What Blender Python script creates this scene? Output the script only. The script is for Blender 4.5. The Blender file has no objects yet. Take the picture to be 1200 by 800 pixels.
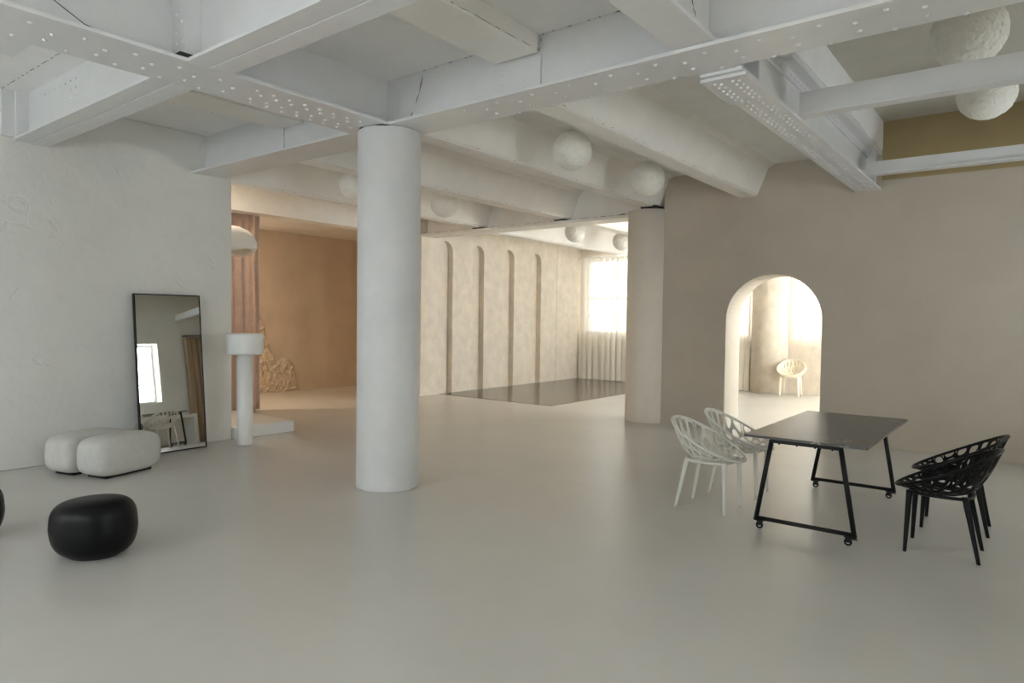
import bpy, bmesh, math, random
from math import sin, cos, pi, radians, sqrt, atan2, hypot
from mathutils import Vector, Matrix, noise
from mathutils.geometry import tessellate_polygon

scene = bpy.context.scene
C = scene.collection

# ------------------------------------------------------------------ camera
cam_d = bpy.data.cameras.new('camera')
cam = bpy.data.objects.new('camera', cam_d)
C.objects.link(cam)
scene.camera = cam
cam_d.sensor_width = 36.0
cam_d.lens = 36.0 * 792.267 / 1200.0
cam_d.clip_start = 0.05
cam_d.clip_end = 200
EYE = 1.62
_r = Vector((0.78984077, 0.6131776, 0.0128373))
_u = Vector((-0.03043968, 0.0182872, 0.9993693))
_f = Vector((-0.61255611, 0.78973338, -0.03310891))
cam.matrix_world = Matrix(((_r.x, _u.x, -_f.x, 0), (_r.y, _u.y, -_f.y, 0), (_r.z, _u.z, -_f.z, EYE), (0, 0, 0, 1)))

# ------------------------------------------------------------------ sky, sun, exposure
world = bpy.data.worlds.new('overcast_sky')
scene.world = world
world.use_nodes = True
_bg = world.node_tree.nodes['Background']
_bg.inputs['Color'].default_value = (0.95, 0.985, 1.045, 1)
_bg.inputs['Strength'].default_value = 6.0

sun_d = bpy.data.lights.new('sun', 'SUN')
sun_d.energy = 36.0
sun_d.angle = radians(1.5)
sun_d.color = (1.0, 0.86, 0.66)
sun = bpy.data.objects.new('sun', sun_d)
C.objects.link(sun)
sun.rotation_euler = Vector((-0.50, 0.10, -0.86)).to_track_quat('-Z', 'Y').to_euler()

vs = scene.view_settings
vs.view_transform = 'Standard'
vs.look = 'None'
vs.gamma = 1.0
vs.use_curve_mapping = False
vs.exposure = 1.14
scene.cycles.use_denoising = True
scene.cycles.max_bounces = 10
scene.cycles.diffuse_bounces = 7
scene.cycles.transparent_max_bounces = 12
scene.cycles.caustics_reflective = False
scene.cycles.caustics_refractive = False
scene.cycles.sample_clamp_indirect = 40.0


def portal(name, loc, normal, w, h):
    d = bpy.data.lights.new(name, 'AREA')
    d.shape = 'RECTANGLE'
    d.size = w
    d.size_y = h
    d.cycles.is_portal = True
    o = bpy.data.objects.new(name, d)
    C.objects.link(o)
    o.location = loc
    o.rotation_euler = Vector(normal).to_track_quat('-Z', 'Z' if abs(normal[2]) < .5 else 'Y').to_euler()
    return o


# ------------------------------------------------------------------ materials
def mat(name, color, rough=0.6, spec=0.5, metal=0.0, mottle=0.0, mscale=2.0, bump=0.0, bscale=30.0, bdist=0.01, coat=0.0,
        rough_var=0.0, scratch=0.0):
    m = bpy.data.materials.new(name)
    m.use_nodes = True
    nt = m.node_tree
    b = nt.nodes['Principled BSDF']
    b.inputs['Base Color'].default_value = (*color, 1)
    b.inputs['Roughness'].default_value = rough
    b.inputs['Metallic'].default_value = metal
    b.inputs['Specular IOR Level'].default_value = spec
    b.inputs['Coat Weight'].default_value = coat
    tc = nt.nodes.new('ShaderNodeTexCoord')
    if mottle:
        n = nt.nodes.new('ShaderNodeTexNoise')
        n.inputs['Scale'].default_value = mscale
        n.inputs['Detail'].default_value = 7
        n.inputs['Roughness'].default_value = 0.62
        nt.links.new(tc.outputs['Object'], n.inputs['Vector'])
        r = nt.nodes.new('ShaderNodeValToRGB')
        r.color_ramp.elements[0].position = 0.3
        r.color_ramp.elements[1].position = 0.7
        r.color_ramp.elements[0].color = (*[c * (1 - mottle) for c in color], 1)
        r.color_ramp.elements[1].color = (*[min(1, c * (1 + mottle)) for c in color], 1)
        nt.links.new(n.outputs['Fac'], r.inputs['Fac'])
        nt.links.new(r.outputs['Color'], b.inputs['Base Color'])
        if rough_var:
            mr = nt.nodes.new('ShaderNodeMapRange')
            mr.inputs['To Min'].default_value = rough - rough_var
            mr.inputs['To Max'].default_value = rough + rough_var
            nt.links.new(n.outputs['Fac'], mr.inputs['Value'])
            nt.links.new(mr.outputs['Result'], b.inputs['Roughness'])
    if bump:
        n2 = nt.nodes.new('ShaderNodeTexNoise')
        n2.inputs['Scale'].default_value = bscale
        n2.inputs['Detail'].default_value = 6
        n2.inputs['Roughness'].default_value = 0.6
        nt.links.new(tc.outputs['Object'], n2.inputs['Vector'])
        bp = nt.nodes.new('ShaderNodeBump')
        bp.inputs['Strength'].default_value = bump
        bp.inputs['Distance'].default_value = bdist
        hsrc = n2.outputs['Fac']
        if scratch:
            mp = nt.nodes.new('ShaderNodeMapping'); mp.inputs['Rotation'].default_value = (0.5, 0.5, 0.4)
            nt.links.new(tc.outputs['Object'], mp.inputs['Vector'])
            n3 = nt.nodes.new('ShaderNodeTexNoise'); n3.inputs['Scale'].default_value = 3.2
            n3.inputs['Detail'].default_value = 5; n3.inputs['Distortion'].default_value = 1.4
            nt.links.new(mp.outputs[0], n3.inputs['Vector'])
            r3 = nt.nodes.new('ShaderNodeValToRGB')
            r3.color_ramp.elements[0].position = 0.30; r3.color_ramp.elements[0].color = (0, 0, 0, 1)
            r3.color_ramp.elements[1].position = 0.37; r3.color_ramp.elements[1].color = (1, 1, 1, 1)
            nt.links.new(n3.outputs['Fac'], r3.inputs['Fac'])
            ad = nt.nodes.new('ShaderNodeMath'); ad.operation = 'MULTIPLY_ADD'; ad.inputs[1].default_value = scratch
            nt.links.new(r3.outputs['Color'], ad.inputs[0]); nt.links.new(n2.outputs['Fac'], ad.inputs[2])
            hsrc = ad.outputs[0]
        nt.links.new(hsrc, bp.inputs['Height'])
        nt.links.new(bp.outputs['Normal'], b.inputs['Normal'])
    return m


M = {}
M['floor'] = mat('grey_resin_floor', (0.585, 0.565, 0.53), rough=0.295, spec=0.6, mottle=0.05, mscale=0.9, bump=0.12, bscale=3.5,
                 bdist=0.02)
M['steel'] = mat('white_painted_steel', (0.68, 0.68, 0.68), rough=0.32, mottle=0.03, mscale=5, bump=0.15, bscale=35, bdist=0.004)
M['encased'] = mat('white_painted_concrete', (0.84, 0.815, 0.77), rough=0.7, mottle=0.04, mscale=3, bump=0.22, bscale=14, bdist=0.01)
M['ceil'] = mat('white_painted_slab', (0.82, 0.815, 0.80), rough=0.8, mottle=0.04, mscale=3, bump=0.25, bscale=10, bdist=0.012)
M['wall_cool'] = mat('off_white_trowelled_plaster', (0.72, 0.715, 0.68), rough=0.8, mottle=0.035, mscale=2.2, bump=0.45, bscale=5.5,
                     bdist=0.02, scratch=0.5)
M['wall_warm'] = mat('beige_trowelled_plaster', (0.50, 0.445, 0.37), rough=0.78, mottle=0.05, mscale=1.8, bump=0.3, bscale=5,
                     bdist=0.014, scratch=0.2)
M['pillar'] = mat('pale_beige_plaster', (0.80, 0.735, 0.645), rough=0.75, mottle=0.04, mscale=2.4, bump=0.3, bscale=5, bdist=0.012, scratch=0.2)
M['wall_niche'] = mat('cream_polished_plaster', (0.67, 0.595, 0.50), rough=0.6, mottle=0.11, mscale=4.5, bump=0.5, bscale=7,
                      bdist=0.016, scratch=0.5)
M['wall_brown'] = mat('tan_clay_plaster', (0.66, 0.555, 0.43), rough=0.8, mottle=0.08, mscale=1.4, bump=0.3, bscale=8, bdist=0.012)
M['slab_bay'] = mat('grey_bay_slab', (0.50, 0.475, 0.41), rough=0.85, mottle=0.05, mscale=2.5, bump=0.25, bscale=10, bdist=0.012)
M['wall_bay'] = mat('raw_ochre_wall', (0.40, 0.31, 0.16), rough=0.85, mottle=0.06, mscale=2, bump=0.3, bscale=9, bdist=0.012)
M['column'] = mat('white_column_plaster', (0.66, 0.655, 0.65), rough=0.62, mottle=0.06, mscale=2.6, bump=0.35, bscale=7, bdist=0.01)
M['dark_floor'] = mat('dark_glossy_lacquer', (0.13, 0.112, 0.085), rough=0.2, spec=0.6, mottle=0.12, mscale=1.5)
M['crack'] = mat('dark_gap', (0.03, 0.028, 0.025), rough=0.9, mottle=0.2)
M['black_gloss'] = mat('black_lacquer', (0.0025, 0.0025, 0.003), rough=0.38, spec=0.2, mottle=0.2, mscale=8)
M['black_metal'] = mat('black_powder_coat', (0.007, 0.007, 0.007), rough=0.5, spec=0.3, mottle=0.1, mscale=12)
M['black_plastic'] = mat('black_plastic', (0.004, 0.004, 0.004), rough=0.42, spec=0.25, mottle=0.1, mscale=12)
M['white_plastic'] = mat('white_plastic', (0.72, 0.70, 0.64), rough=0.35, mottle=0.03, mscale=9)
M['cream_plastic'] = mat('cream_plastic', (0.80, 0.72, 0.58), rough=0.4, mottle=0.03, mscale=9)
M['steel_bright'] = mat('zinc_steel', (0.55, 0.55, 0.54), rough=0.3, metal=1.0, mottle=0.05, mscale=20)
M['boucle'] = mat('ivory_boucle', (0.58, 0.57, 0.535), rough=0.95, spec=0.2, mottle=0.05, mscale=18, bump=0.5, bscale=160, bdist=0.004)
M['white_lacquer'] = mat('white_matte_lacquer', (0.80, 0.80, 0.78), rough=0.4, mottle=0.02, mscale=5)
M['lamp_white'] = mat('milk_white_shade', (0.86, 0.84, 0.79), rough=0.45, mottle=0.02, mscale=6)
M['pink'] = mat('dusty_rose_velvet', (0.72, 0.57, 0.49), rough=0.85, spec=0.25, mottle=0.10, mscale=7, bump=0.2, bscale=120, bdist=0.002)
M['brown_curtain'] = mat('brown_linen', (0.36, 0.26, 0.17), rough=0.9, spec=0.2, mottle=0.1, mscale=7, bump=0.2, bscale=120, bdist=0.002)
M['relief'] = mat('clay_relief', (0.66, 0.555, 0.43), rough=0.9, mottle=0.12, mscale=9, bump=0.3, bscale=40, bdist=0.006)
M['frame_white'] = mat('white_window_paint', (0.80, 0.79, 0.75), rough=0.5, mottle=0.02, mscale=6)
M['paper'] = mat('white_paper_petals', (0.82, 0.80, 0.74), rough=0.9, spec=0.2, mottle=0.05, mscale=25, bump=0.3, bscale=60, bdist=0.006)
M['desk_white'] = mat('white_laminate', (0.74, 0.73, 0.70), rough=0.5, mottle=0.02, mscale=4)


def marble():
    m = mat('black_marble', (0.035, 0.034, 0.034), rough=0.30, spec=0.6)
    nt = m.node_tree
    b = nt.nodes['Principled BSDF']
    tc = nt.nodes.new('ShaderNodeTexCoord')
    n = nt.nodes.new('ShaderNodeTexNoise')
    n.inputs['Scale'].default_value = 2.6
    n.inputs['Detail'].default_value = 9
    n.inputs['Distortion'].default_value = 1.6
    nt.links.new(tc.outputs['Object'], n.inputs['Vector'])
    s = nt.nodes.new('ShaderNodeMath'); s.operation = 'SUBTRACT'; s.inputs[1].default_value = 0.53
    a = nt.nodes.new('ShaderNodeMath'); a.operation = 'ABSOLUTE'
    nt.links.new(n.outputs['Fac'], s.inputs[0]); nt.links.new(s.outputs[0], a.inputs[0])
    n2 = nt.nodes.new('ShaderNodeTexNoise'); n2.inputs['Scale'].default_value = 1.7
    nt.links.new(tc.outputs['Object'], n2.inputs['Vector'])
    r = nt.nodes.new('ShaderNodeValToRGB')
    r.color_ramp.elements[0].position = 0.0; r.color_ramp.elements[0].color = (0.42, 0.41, 0.40, 1)
    r.color_ramp.elements[1].position = 0.014; r.color_ramp.elements[1].color = (0.09, 0.085, 0.078, 1)
    nt.links.new(a.outputs[0], r.inputs['Fac'])
    mx = nt.nodes.new('ShaderNodeMix'); mx.data_type = 'RGBA'
    r2 = nt.nodes.new('ShaderNodeValToRGB')
    r2.color_ramp.elements[0].position = 0.48; r2.color_ramp.elements[1].position = 0.62
    nt.links.new(n2.outputs['Fac'], r2.inputs['Fac'])
    nt.links.new(r2.outputs['Color'], mx.inputs['Factor'])
    mx.inputs[6].default_value = (0.095, 0.089, 0.082, 1)
    nt.links.new(r.outputs['Color'], mx.inputs[7])
    nt.links.new(mx.outputs[2], b.inputs['Base Color'])
    return m


M['marble'] = marble()


def glass_mat():
    m = bpy.data.materials.new('window_glass'); m.use_nodes = True
    nt = m.node_tree; nt.nodes.clear()
    o = nt.nodes.new('ShaderNodeOutputMaterial')
    t = nt.nodes.new('ShaderNodeBsdfTransparent'); t.inputs['Color'].default_value = (0.96, 0.98, 0.97, 1)
    g = nt.nodes.new('ShaderNodeBsdfGlossy'); g.inputs['Roughness'].default_value = 0.03
    lw = nt.nodes.new('ShaderNodeLayerWeight'); lw.inputs['Blend'].default_value = 0.5
    pw = nt.nodes.new('ShaderNodeMath'); pw.operation = 'POWER'; pw.inputs[1].default_value = 5
    nt.links.new(lw.outputs['Facing'], pw.inputs[0])
    f = nt.nodes.new('ShaderNodeMath'); f.operation = 'MULTIPLY_ADD'; f.inputs[1].default_value = 0.9; f.inputs[2].default_value = 0.03
    nt.links.new(pw.outputs[0], f.inputs[0])
    x = nt.nodes.new('ShaderNodeMixShader')
    nt.links.new(f.outputs[0], x.inputs[0]); nt.links.new(t.outputs[0], x.inputs[1]); nt.links.new(g.outputs[0], x.inputs[2])
    nt.links.new(x.outputs[0], o.inputs['Surface'])
    return m


def sheer_mat():
    m = bpy.data.materials.new('cream_sheer_voile'); m.use_nodes = True
    nt = m.node_tree; nt.nodes.clear()
    o = nt.nodes.new('ShaderNodeOutputMaterial')
    t = nt.nodes.new('ShaderNodeBsdfTransparent'); t.inputs['Color'].default_value = (1, 0.97, 0.92, 1)
    tr = nt.nodes.new('ShaderNodeBsdfTranslucent')
    d = nt.nodes.new('ShaderNodeBsdfDiffuse')
    tc = nt.nodes.new('ShaderNodeTexCoord')
    n = nt.nodes.new('ShaderNodeTexNoise'); n.inputs['Scale'].default_value = 90
    nt.links.new(tc.outputs['Object'], n.inputs['Vector'])
    r = nt.nodes.new('ShaderNodeValToRGB')
    r.color_ramp.elements[0].color = (0.88, 0.84, 0.76, 1); r.color_ramp.elements[1].color = (0.93, 0.89, 0.82, 1)
    nt.links.new(n.outputs['Fac'], r.inputs['Fac'])
    nt.links.new(r.outputs['Color'], tr.inputs['Color']); nt.links.new(r.outputs['Color'], d.inputs['Color'])
    a = nt.nodes.new('ShaderNodeMixShader'); a.inputs[0].default_value = 0.955
    nt.links.new(tr.outputs[0], a.inputs[1]); nt.links.new(d.outputs[0], a.inputs[2])
    x = nt.nodes.new('ShaderNodeMixShader'); x.inputs[0].default_value = 0.93
    nt.links.new(t.outputs[0], x.inputs[1]); nt.links.new(a.outputs[0], x.inputs[2])
    nt.links.new(x.outputs[0], o.inputs['Surface'])
    return m


M['glass'] = glass_mat()
M['sheer'] = sheer_mat()
_mm = mat('mirror_silver', (0.86, 0.87, 0.85), rough=0.015, metal=1.0, mottle=0.004, mscale=1)
M['mirror'] = _mm


# ------------------------------------------------------------------ helpers
def add_box(bm, lo, hi, bevel=0.0, seg=2, mtx=None):
    vs_ = [bm.verts.new((x, y, z)) for z in (lo[2], hi[2]) for y in (lo[1], hi[1]) for x in (lo[0], hi[0])]
    fs = [bm.faces.new([vs_[i] for i in q]) for q in
          ((0, 2, 3, 1), (4, 5, 7, 6), (0, 1, 5, 4), (2, 6, 7, 3), (0, 4, 6, 2), (1, 3, 7, 5))]
    geom = vs_
    if bevel:
        ed = list({e for f in fs for e in f.edges})
        res = bmesh.ops.bevel(bm, geom=ed, offset=bevel, segments=seg, affect='EDGES', profile=0.5)
        geom = list({v for f in res['faces'] for v in f.verts} | {v for v in vs_ if v.is_valid})
    if mtx is not None:
        bmesh.ops.transform(bm, matrix=mtx, verts=[v for v in geom if v.is_valid])
    return bm


def add_prism(bm, poly, axis, a, b):
    """extrude a 2-D polygon along 'X','Y','Z' between a and b. poly in (Y,Z), (X,Z) or (X,Y)."""
    def P(p, t):
        return {'X': (t, p[0], p[1]), 'Y': (p[0], t, p[1]), 'Z': (p[0], p[1], t)}[axis]
    va = [bm.verts.new(P(p, a)) for p in poly]
    vb = [bm.verts.new(P(p, b)) for p in poly]
    n = len(poly)
    fs = [bm.faces.new(va), bm.faces.new(vb[::-1])]
    for i in range(n):
        fs.append(bm.faces.new((va[i], vb[i], vb[(i + 1) % n], va[(i + 1) % n])))
    bmesh.ops.recalc_face_normals(bm, faces=fs)
    return bm


def add_cyl(bm, p, q, r0, r1=None, n=16, cap=True):
    r1 = r0 if r1 is None else r1
    p = Vector(p); q = Vector(q)
    d = (q - p).normalized()
    ax = d.orthogonal().normalized(); ay = d.cross(ax)
    va = [bm.verts.new(p + r0 * (cos(2 * pi * i / n) * ax + sin(2 * pi * i / n) * ay)) for i in range(n)]
    vb = [bm.verts.new(q + r1 * (cos(2 * pi * i / n) * ax + sin(2 * pi * i / n) * ay)) for i in range(n)]
    for i in range(n):
        bm.faces.new((va[i], va[(i + 1) % n], vb[(i + 1) % n], vb[i])).smooth = True
    if cap:
        bm.faces.new(va[::-1]); bm.faces.new(vb)
    return bm


def add_tube(bm, pts, r, n=8, closed=False):
    pts = [Vector(p) for p in pts]
    m = len(pts)
    rings = []
    prev = None
    for i in range(m):
        if closed:
            t = (pts[(i + 1) % m] - pts[i - 1]).normalized()
        else:
            t = (pts[min(i + 1, m - 1)] - pts[max(i - 1, 0)]).normalized()
        if prev is None:
            ax = t.orthogonal().normalized()
        else:
            ax = (prev - t * prev.dot(t)).normalized()
        prev = ax
        ay = t.cross(ax)
        rr = r(i / (m - 1)) if callable(r) else r
        rings.append([bm.verts.new(pts[i] + rr * (cos(2 * pi * k / n) * ax + sin(2 * pi * k / n) * ay)) for k in range(n)])
    rng = range(m if closed else m - 1)
    for i in rng:
        a, b = rings[i], rings[(i + 1) % m]
        off = 0
        if closed and i == m - 1:
            off = min(range(n), key=lambda o: (a[0].co - b[o].co).length)
        for k in range(n):
            bm.faces.new((a[k], a[(k + 1) % n], b[(k + 1 + off) % n], b[(k + off) % n])).smooth = True
    if not closed:
        bm.faces.new(rings[0][::-1]); bm.faces.new(rings[-1])
    return bm


def add_lathe(bm, prof, n=48, center=(0, 0, 0)):
    """prof: list of (r, z); r==0 closes to a point."""
    cx, cy, cz = center
    rings = []
    for r, z in prof:
        if r < 1e-6:
            rings.append([bm.verts.new((cx, cy, cz + z))])
        else:
            rings.append([bm.verts.new((cx + r * cos(2 * pi * i / n), cy + r * sin(2 * pi * i / n), cz + z)) for i in range(n)])
    for a, b in zip(rings[:-1], rings[1:]):
        for i in range(n):
            j = (i + 1) % n
            if len(a) == 1 and len(b) == 1:
                continue
            if len(a) == 1:
                f = bm.faces.new((a[0], b[j], b[i]))
            elif len(b) == 1:
                f = bm.faces.new((a[i], a[j], b[0]))
            else:
                f = bm.faces.new((a[i], a[j], b[j], b[i]))
            f.smooth = True
    bmesh.ops.recalc_face_normals(bm, faces=bm.faces)
    return bm


def obj(name, bm, material, parent=None, kind=None, loc=None):
    if isinstance(bm, bmesh.types.BMesh):
        me = bpy.data.meshes.new(name)
        bm.to_mesh(me); bm.free()
    else:
        me = bm
    if material is not None:
        me.materials.clear(); me.materials.append(material)
    o = bpy.data.objects.new(name, me)
    C.objects.link(o)
    if parent is not None:
        o.parent = parent
    if kind:
        o['kind'] = kind
    if loc:
        o.location = loc
    return o


def tag(o, label, cat, group=None):
    o['label'] = label; o['category'] = cat
    if group:
        o['group'] = group
    return o


def thing(name, label, cat, loc=(0, 0, 0), rz=0.0, group=None):
    o = bpy.data.objects.new(name, None)
    C.objects.link(o)
    o.empty_display_size = 0.1
    o.location = loc; o.rotation_euler = (0, 0, rz)
    return tag(o, label, cat, group)


def struct(name, bm, material, parent=None):
    return obj(name, bm, material, parent, kind='structure')


def dup(root, loc, rz, label, group=None):
    r = root.copy(); C.objects.link(r); r.location = loc; r.rotation_euler = (0, 0, rz); r['label'] = label
    if group:
        r['group'] = group
    for ch in list(root.children):
        c = ch.copy(); C.objects.link(c); c.parent = r
        for g in list(ch.children):
            d = g.copy(); C.objects.link(d); d.parent = c
    return r


def bake(bm, mods, material=None):
    """run modifiers on a bmesh and return the resulting mesh."""
    me = bpy.data.meshes.new('bake'); bm.to_mesh(me); bm.free()
    o = bpy.data.objects.new('bake', me); C.objects.link(o)
    for typ, kw in mods:
        md = o.modifiers.new(typ, typ)
        for k, v in kw.items():
            setattr(md, k, v)
    dg = bpy.context.evaluated_depsgraph_get()
    out = bpy.data.meshes.new_from_object(o.evaluated_get(dg))
    bpy.data.objects.remove(o); bpy.data.meshes.remove(me)
    return out


def cut(bm, cutters):
    """subtract a list of bmeshes from bm -> mesh"""
    me = bpy.data.meshes.new('w'); bm.to_mesh(me); bm.free()
    o = bpy.data.objects.new('w', me); C.objects.link(o)
    rm = []
    for cb in cutters:
        cm = bpy.data.meshes.new('c'); cb.to_mesh(cm); cb.free()
        co = bpy.data.objects.new('c', cm); C.objects.link(co)
        md = o.modifiers.new('b', 'BOOLEAN'); md.operation = 'DIFFERENCE'; md.solver = 'EXACT'; md.object = co
        rm.append(co)
    dg = bpy.context.evaluated_depsgraph_get()
    out = bpy.data.meshes.new_from_object(o.evaluated_get(dg))
    bpy.data.objects.remove(o); bpy.data.meshes.remove(me)
    for c in rm:
        cm = c.data; bpy.data.objects.remove(c); bpy.data.meshes.remove(cm)
    return out


NB = bmesh.new


def box(lo, hi, bevel=0.0):
    return add_box(NB(), lo, hi, bevel)


# ------------------------------------------------------------------ the shell
XL, XR = -8.30, 2.30          # left wall face, right wall face
YB, YW = -4.0, 16.0           # wall behind the camera, far window wall
ZC = 3.86                     # slab soffit
ZF = 3.37                     # girder soffit
WY = 9.87                     # face of the arched wall
WT = 0.60                     # its thickness
XN = -10.05                   # niche wall face
XA = -12.80                   # alcove wall face

struct('floor', box((-13.2, -4.5, -0.15), (2.9, 16.6, 0.0)), M['floor'])

c = NB()
add_box(c, (-13.2, 4.45, ZC), (-1.64, 16.6, 4.22))
add_box(c, (-8.75, -4.5, ZC), (-1.64, 4.45, 4.22))
add_box(c, (-1.64, -4.5, ZC), (2.9, 4.41, 4.22))
add_box(c, (-1.64, WY + .3, ZC), (2.9, 16.6, 4.22))
struct('ceiling', c, M['ceil'])
struct('ceiling_bay', box((-1.7, 4.3, 4.22), (2.9, 10.6, 4.5)), M['slab_bay'])
struct('ceiling_alcove', box((XA, 4.73, 3.42), (-10.30, 10.55, 3.50)), M['ceil'])

struct('wall_left', box((-8.75, YB - 0.3, 0), (XL, 4.73, ZC), 0.012), M['wall_cool'])
w = NB(); add_box(w, (-13.1, 4.45, 0), (-8.75, 4.73, ZC))
struct('wall_alcove_side', w, M['wall_brown'])
struct('wall_alcove', box((-13.1, 4.73, 0), (XA, 10.75, ZC)), M['wall_brown'])
struct('wall_alcove_end', box((XA, 10.55, 0), (XN - 0.35, 10.75, ZC)), M['wall_brown'])

# arched wall
def arch_poly(x0, x1, zs, ztop_r, n=28, z0=-0.2):
    cx = (x0 + x1) / 2; r = (x1 - x0) / 2
    pts = [(x0, z0), (x1, z0)]
    for i in range(n + 1):
        a = pi * i / n
        pts.append((cx + r * cos(a), zs + ztop_r * sin(a)))
    return pts

w = NB(); add_box(w, (-4.66, WY, 0), (XR, WY + WT, ZC))
bay_cut = box((-1.64, WY - .2, 3.47), (XR + .2, WY + .3, ZC + .2))
arch_cut = add_prism(NB(), arch_poly(-3.645, -2.315, 1.66, 0.645), 'Y', WY - 0.2, WY + WT + 0.2)
struct('wall_right', cut(w, [arch_cut, bay_cut]), M['wall_warm'])
# raw upper wall of the taller bay
struct('wall_right_upper', box((-1.64, WY, 3.47), (XR, WY + .3, 4.22)), M['wall_bay'])

# niche wall with four round-headed niches
w = NB(); add_box(w, (XN - 0.35, 9.875, 0), (XN, YW + 0.2, ZC))
cs = []
for ya, yb in ((10.38, 10.83), (11.47, 11.88), (12.60, 13.01), (13.71, 14.14)):
    r = (yb - ya) / 2
    cb = add_prism(NB(), arch_poly(ya, yb, 3.27 - r, r, 24), 'X', XN - 0.17, XN + 0.2)
    for v in cb.verts:                       # the niche back slants: almost flush at its near edge, deep at the far one
        if v.co.x < XN:
            v.co.x = XN - 0.012 - 0.13 * (v.co.y - ya) / (yb - ya)
    cs.append(cb)
wn = struct('wall_far_left', cut(w, cs), M['wall_niche'])
obj('pilaster', box((XN - 0.01, 14.86, 0), (XN + 0.006, YW, ZC - 0.01), 0.002), M['wall_niche'], wn)

# far window wall
SILL, HEAD = 1.26, 3.27
w = NB(); add_box(w, (-10.4, YW, 0), (2.9, YW + 0.35, ZC))
far_wins = ((-9.86, -5.35), (-4.40, -1.2), (-0.8, 2.0))
struct('wall_back', cut(w, [box((a, YW - 0.2, SILL), (b, YW + 0.6, HEAD)) for a, b in far_wins]), M['wall_niche'])

# wall on the right, beyond the frame, and the wall behind the camera
w = NB(); add_box(w, (XR, YB - 0.3, 0), (XR + 0.45, YW + 0.35, ZC + 0.36))
side_wins = ((6.90, 8.50, 1.21, 2.78), (0.2, 1.8, 1.21, 2.78), (10.7, 13.1, 0.12, 3.6), (13.3, 15.75, 0.12, 3.6))
struct('wall_side', cut(w, [box((XR - 0.2, a, z0), (XR + 0.7, b, z1)) for a, b, z0, z1 in side_wins]), M['wall_cool'])
w = NB(); add_box(w, (-8.75, YB - 0.3, 0), (XR, YB, ZC))
rear_wins = ((-7.9, -6.4), (-4.8, -3.3), (-1.7, -0.2))
struct('wall_behind', cut(w, [box((a, YB - 0.6, 1.0), (b, YB + 0.2, 2.7)) for a, b in rear_wins]), M['wall_cool'])


def window(n, axis, fixed, a, b, z0, z1, pitch, rails, inner):
    """casement grid standing in a wall opening: frame, mullions, rails, panes. axis = the run of the wall."""
    def bx(p0, p1, q0, q1, d0, d1):
        if axis == 'X':
            return (p0, fixed + d0, q0), (p1, fixed + d1, q1)
        return (fixed + d0, p0, q0), (fixed + d1, p1, q1)
    f = NB()
    t = 0.06
    for lo, hi in (bx(a, b, z0, z0 + t, 0, .07), bx(a, b, z1 - t, z1, 0, .07), bx(a, a + t, z0 + t, z1 - t, 0, .07),
                   bx(b - t, b, z0 + t, z1 - t, 0, .07)):
        add_box(f, lo, hi, 0.006)
    o = struct('window_%d' % n, f, M['frame_white'])
    k = max(1, round((b - a) / pitch)); st = (b - a) / k
    for i in range(1, k):
        x = a + i * st
        obj('mullion', box(*bx(x - .022, x + .022, z0 + t, z1 - t, .005, .06)), M['frame_white'], o)
    for i in range(k):
        x0 = a + i * st + (t if i == 0 else .022); x1 = a + (i + 1) * st - (t if i == k - 1 else .022)
        zz = [z0 + t] + list(rails) + [z1 - t]
        for j in range(len(zz) - 1):
            h = .035 if (rails and j > 0 and rails[j - 1] == inner) else .014
            if j > 0:
                obj('glazing_bar', box(*bx(x0, x1, zz[j] - h, zz[j] + h, .012, .055)), M['frame_white'], o)
            lo = zz[j] + (h if j else 0)
            hi = zz[j + 1] - (.014 if j < len(zz) - 2 else 0)
            obj('pane', box(*bx(x0, x1, lo, hi, .03, .036)), M['glass'], o)
    return o


wn_id = 1
for a, b in far_wins:
    window(wn_id, 'X', YW + .12, a, b, SILL, HEAD, 1.0 if a < -9 else 0.45, (1.72, 2.21, 2.75), 2.21); wn_id += 1
    portal('portal', ((a + b) / 2, YW + .30, (SILL + HEAD) / 2), (0, -1, 0), b - a, HEAD - SILL)
for a, b, z0, z1 in side_wins:
    window(wn_id, 'Y', XR + .30, a, b, z0, z1, 0.55, (1.72, 2.24), None); wn_id += 1
    portal('portal', (XR + .42, (a + b) / 2, (z0 + z1) / 2), (-1, 0, 0), b - a, z1 - z0)
for a, b in rear_wins:
    window(wn_id, 'X', YB - .22, a, b, 1.0, 2.7, 0.66, (1.57, 2.13), None); wn_id += 1
    portal('portal', ((a + b) / 2, YB - .28, 1.85), (0, 1, 0), b - a, 1.7)

# ------------------------------------------------------------------ columns
t = thing('column', 'free-standing round white column in the middle of the floor', 'column', (-4.91, 4.395, 0))
b = NB()
add_lathe(b, [(0, 0), (0.292, 0), (0.296, 0.02), (0.296, 3.355), (0.29, 3.365), (0, 3.365)], 64)
obj('shaft', b, M['column'], t)
b = NB()
for a0, a1, zz in ((-1.2, -0.7, 3.366), (-2.0, -1.65, 3.3665)):
    pts = [(0.294 * cos(a0 + (a1 - a0) * i / 8), 0.294 * sin(a0 + (a1 - a0) * i / 8), zz - 0.003 + 0.002 * sin(i * 2.1)) for i in range(9)]
    add_tube(b, pts, lambda u: 0.001 + 0.005 * sin(pi * u), 6)
obj('joint_gap', b, M['crack'], t, kind='stuff')

t = thing('engaged_column', 'beige half-round column ending the arched wall on its left', 'column', (-4.98, 10.02, 0))
b = NB()
add_lathe(b, [(0, 0), (0.345, 0), (0.35, 0.01), (0.35, 3.375), (0, 3.375)], 64)
obj('shaft', b, M['pillar'], t)
obj('bearing_gap', box((0.0, -0.34, 3.375), (0.27, -0.05, 3.415)), M['crack'], t)

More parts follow.
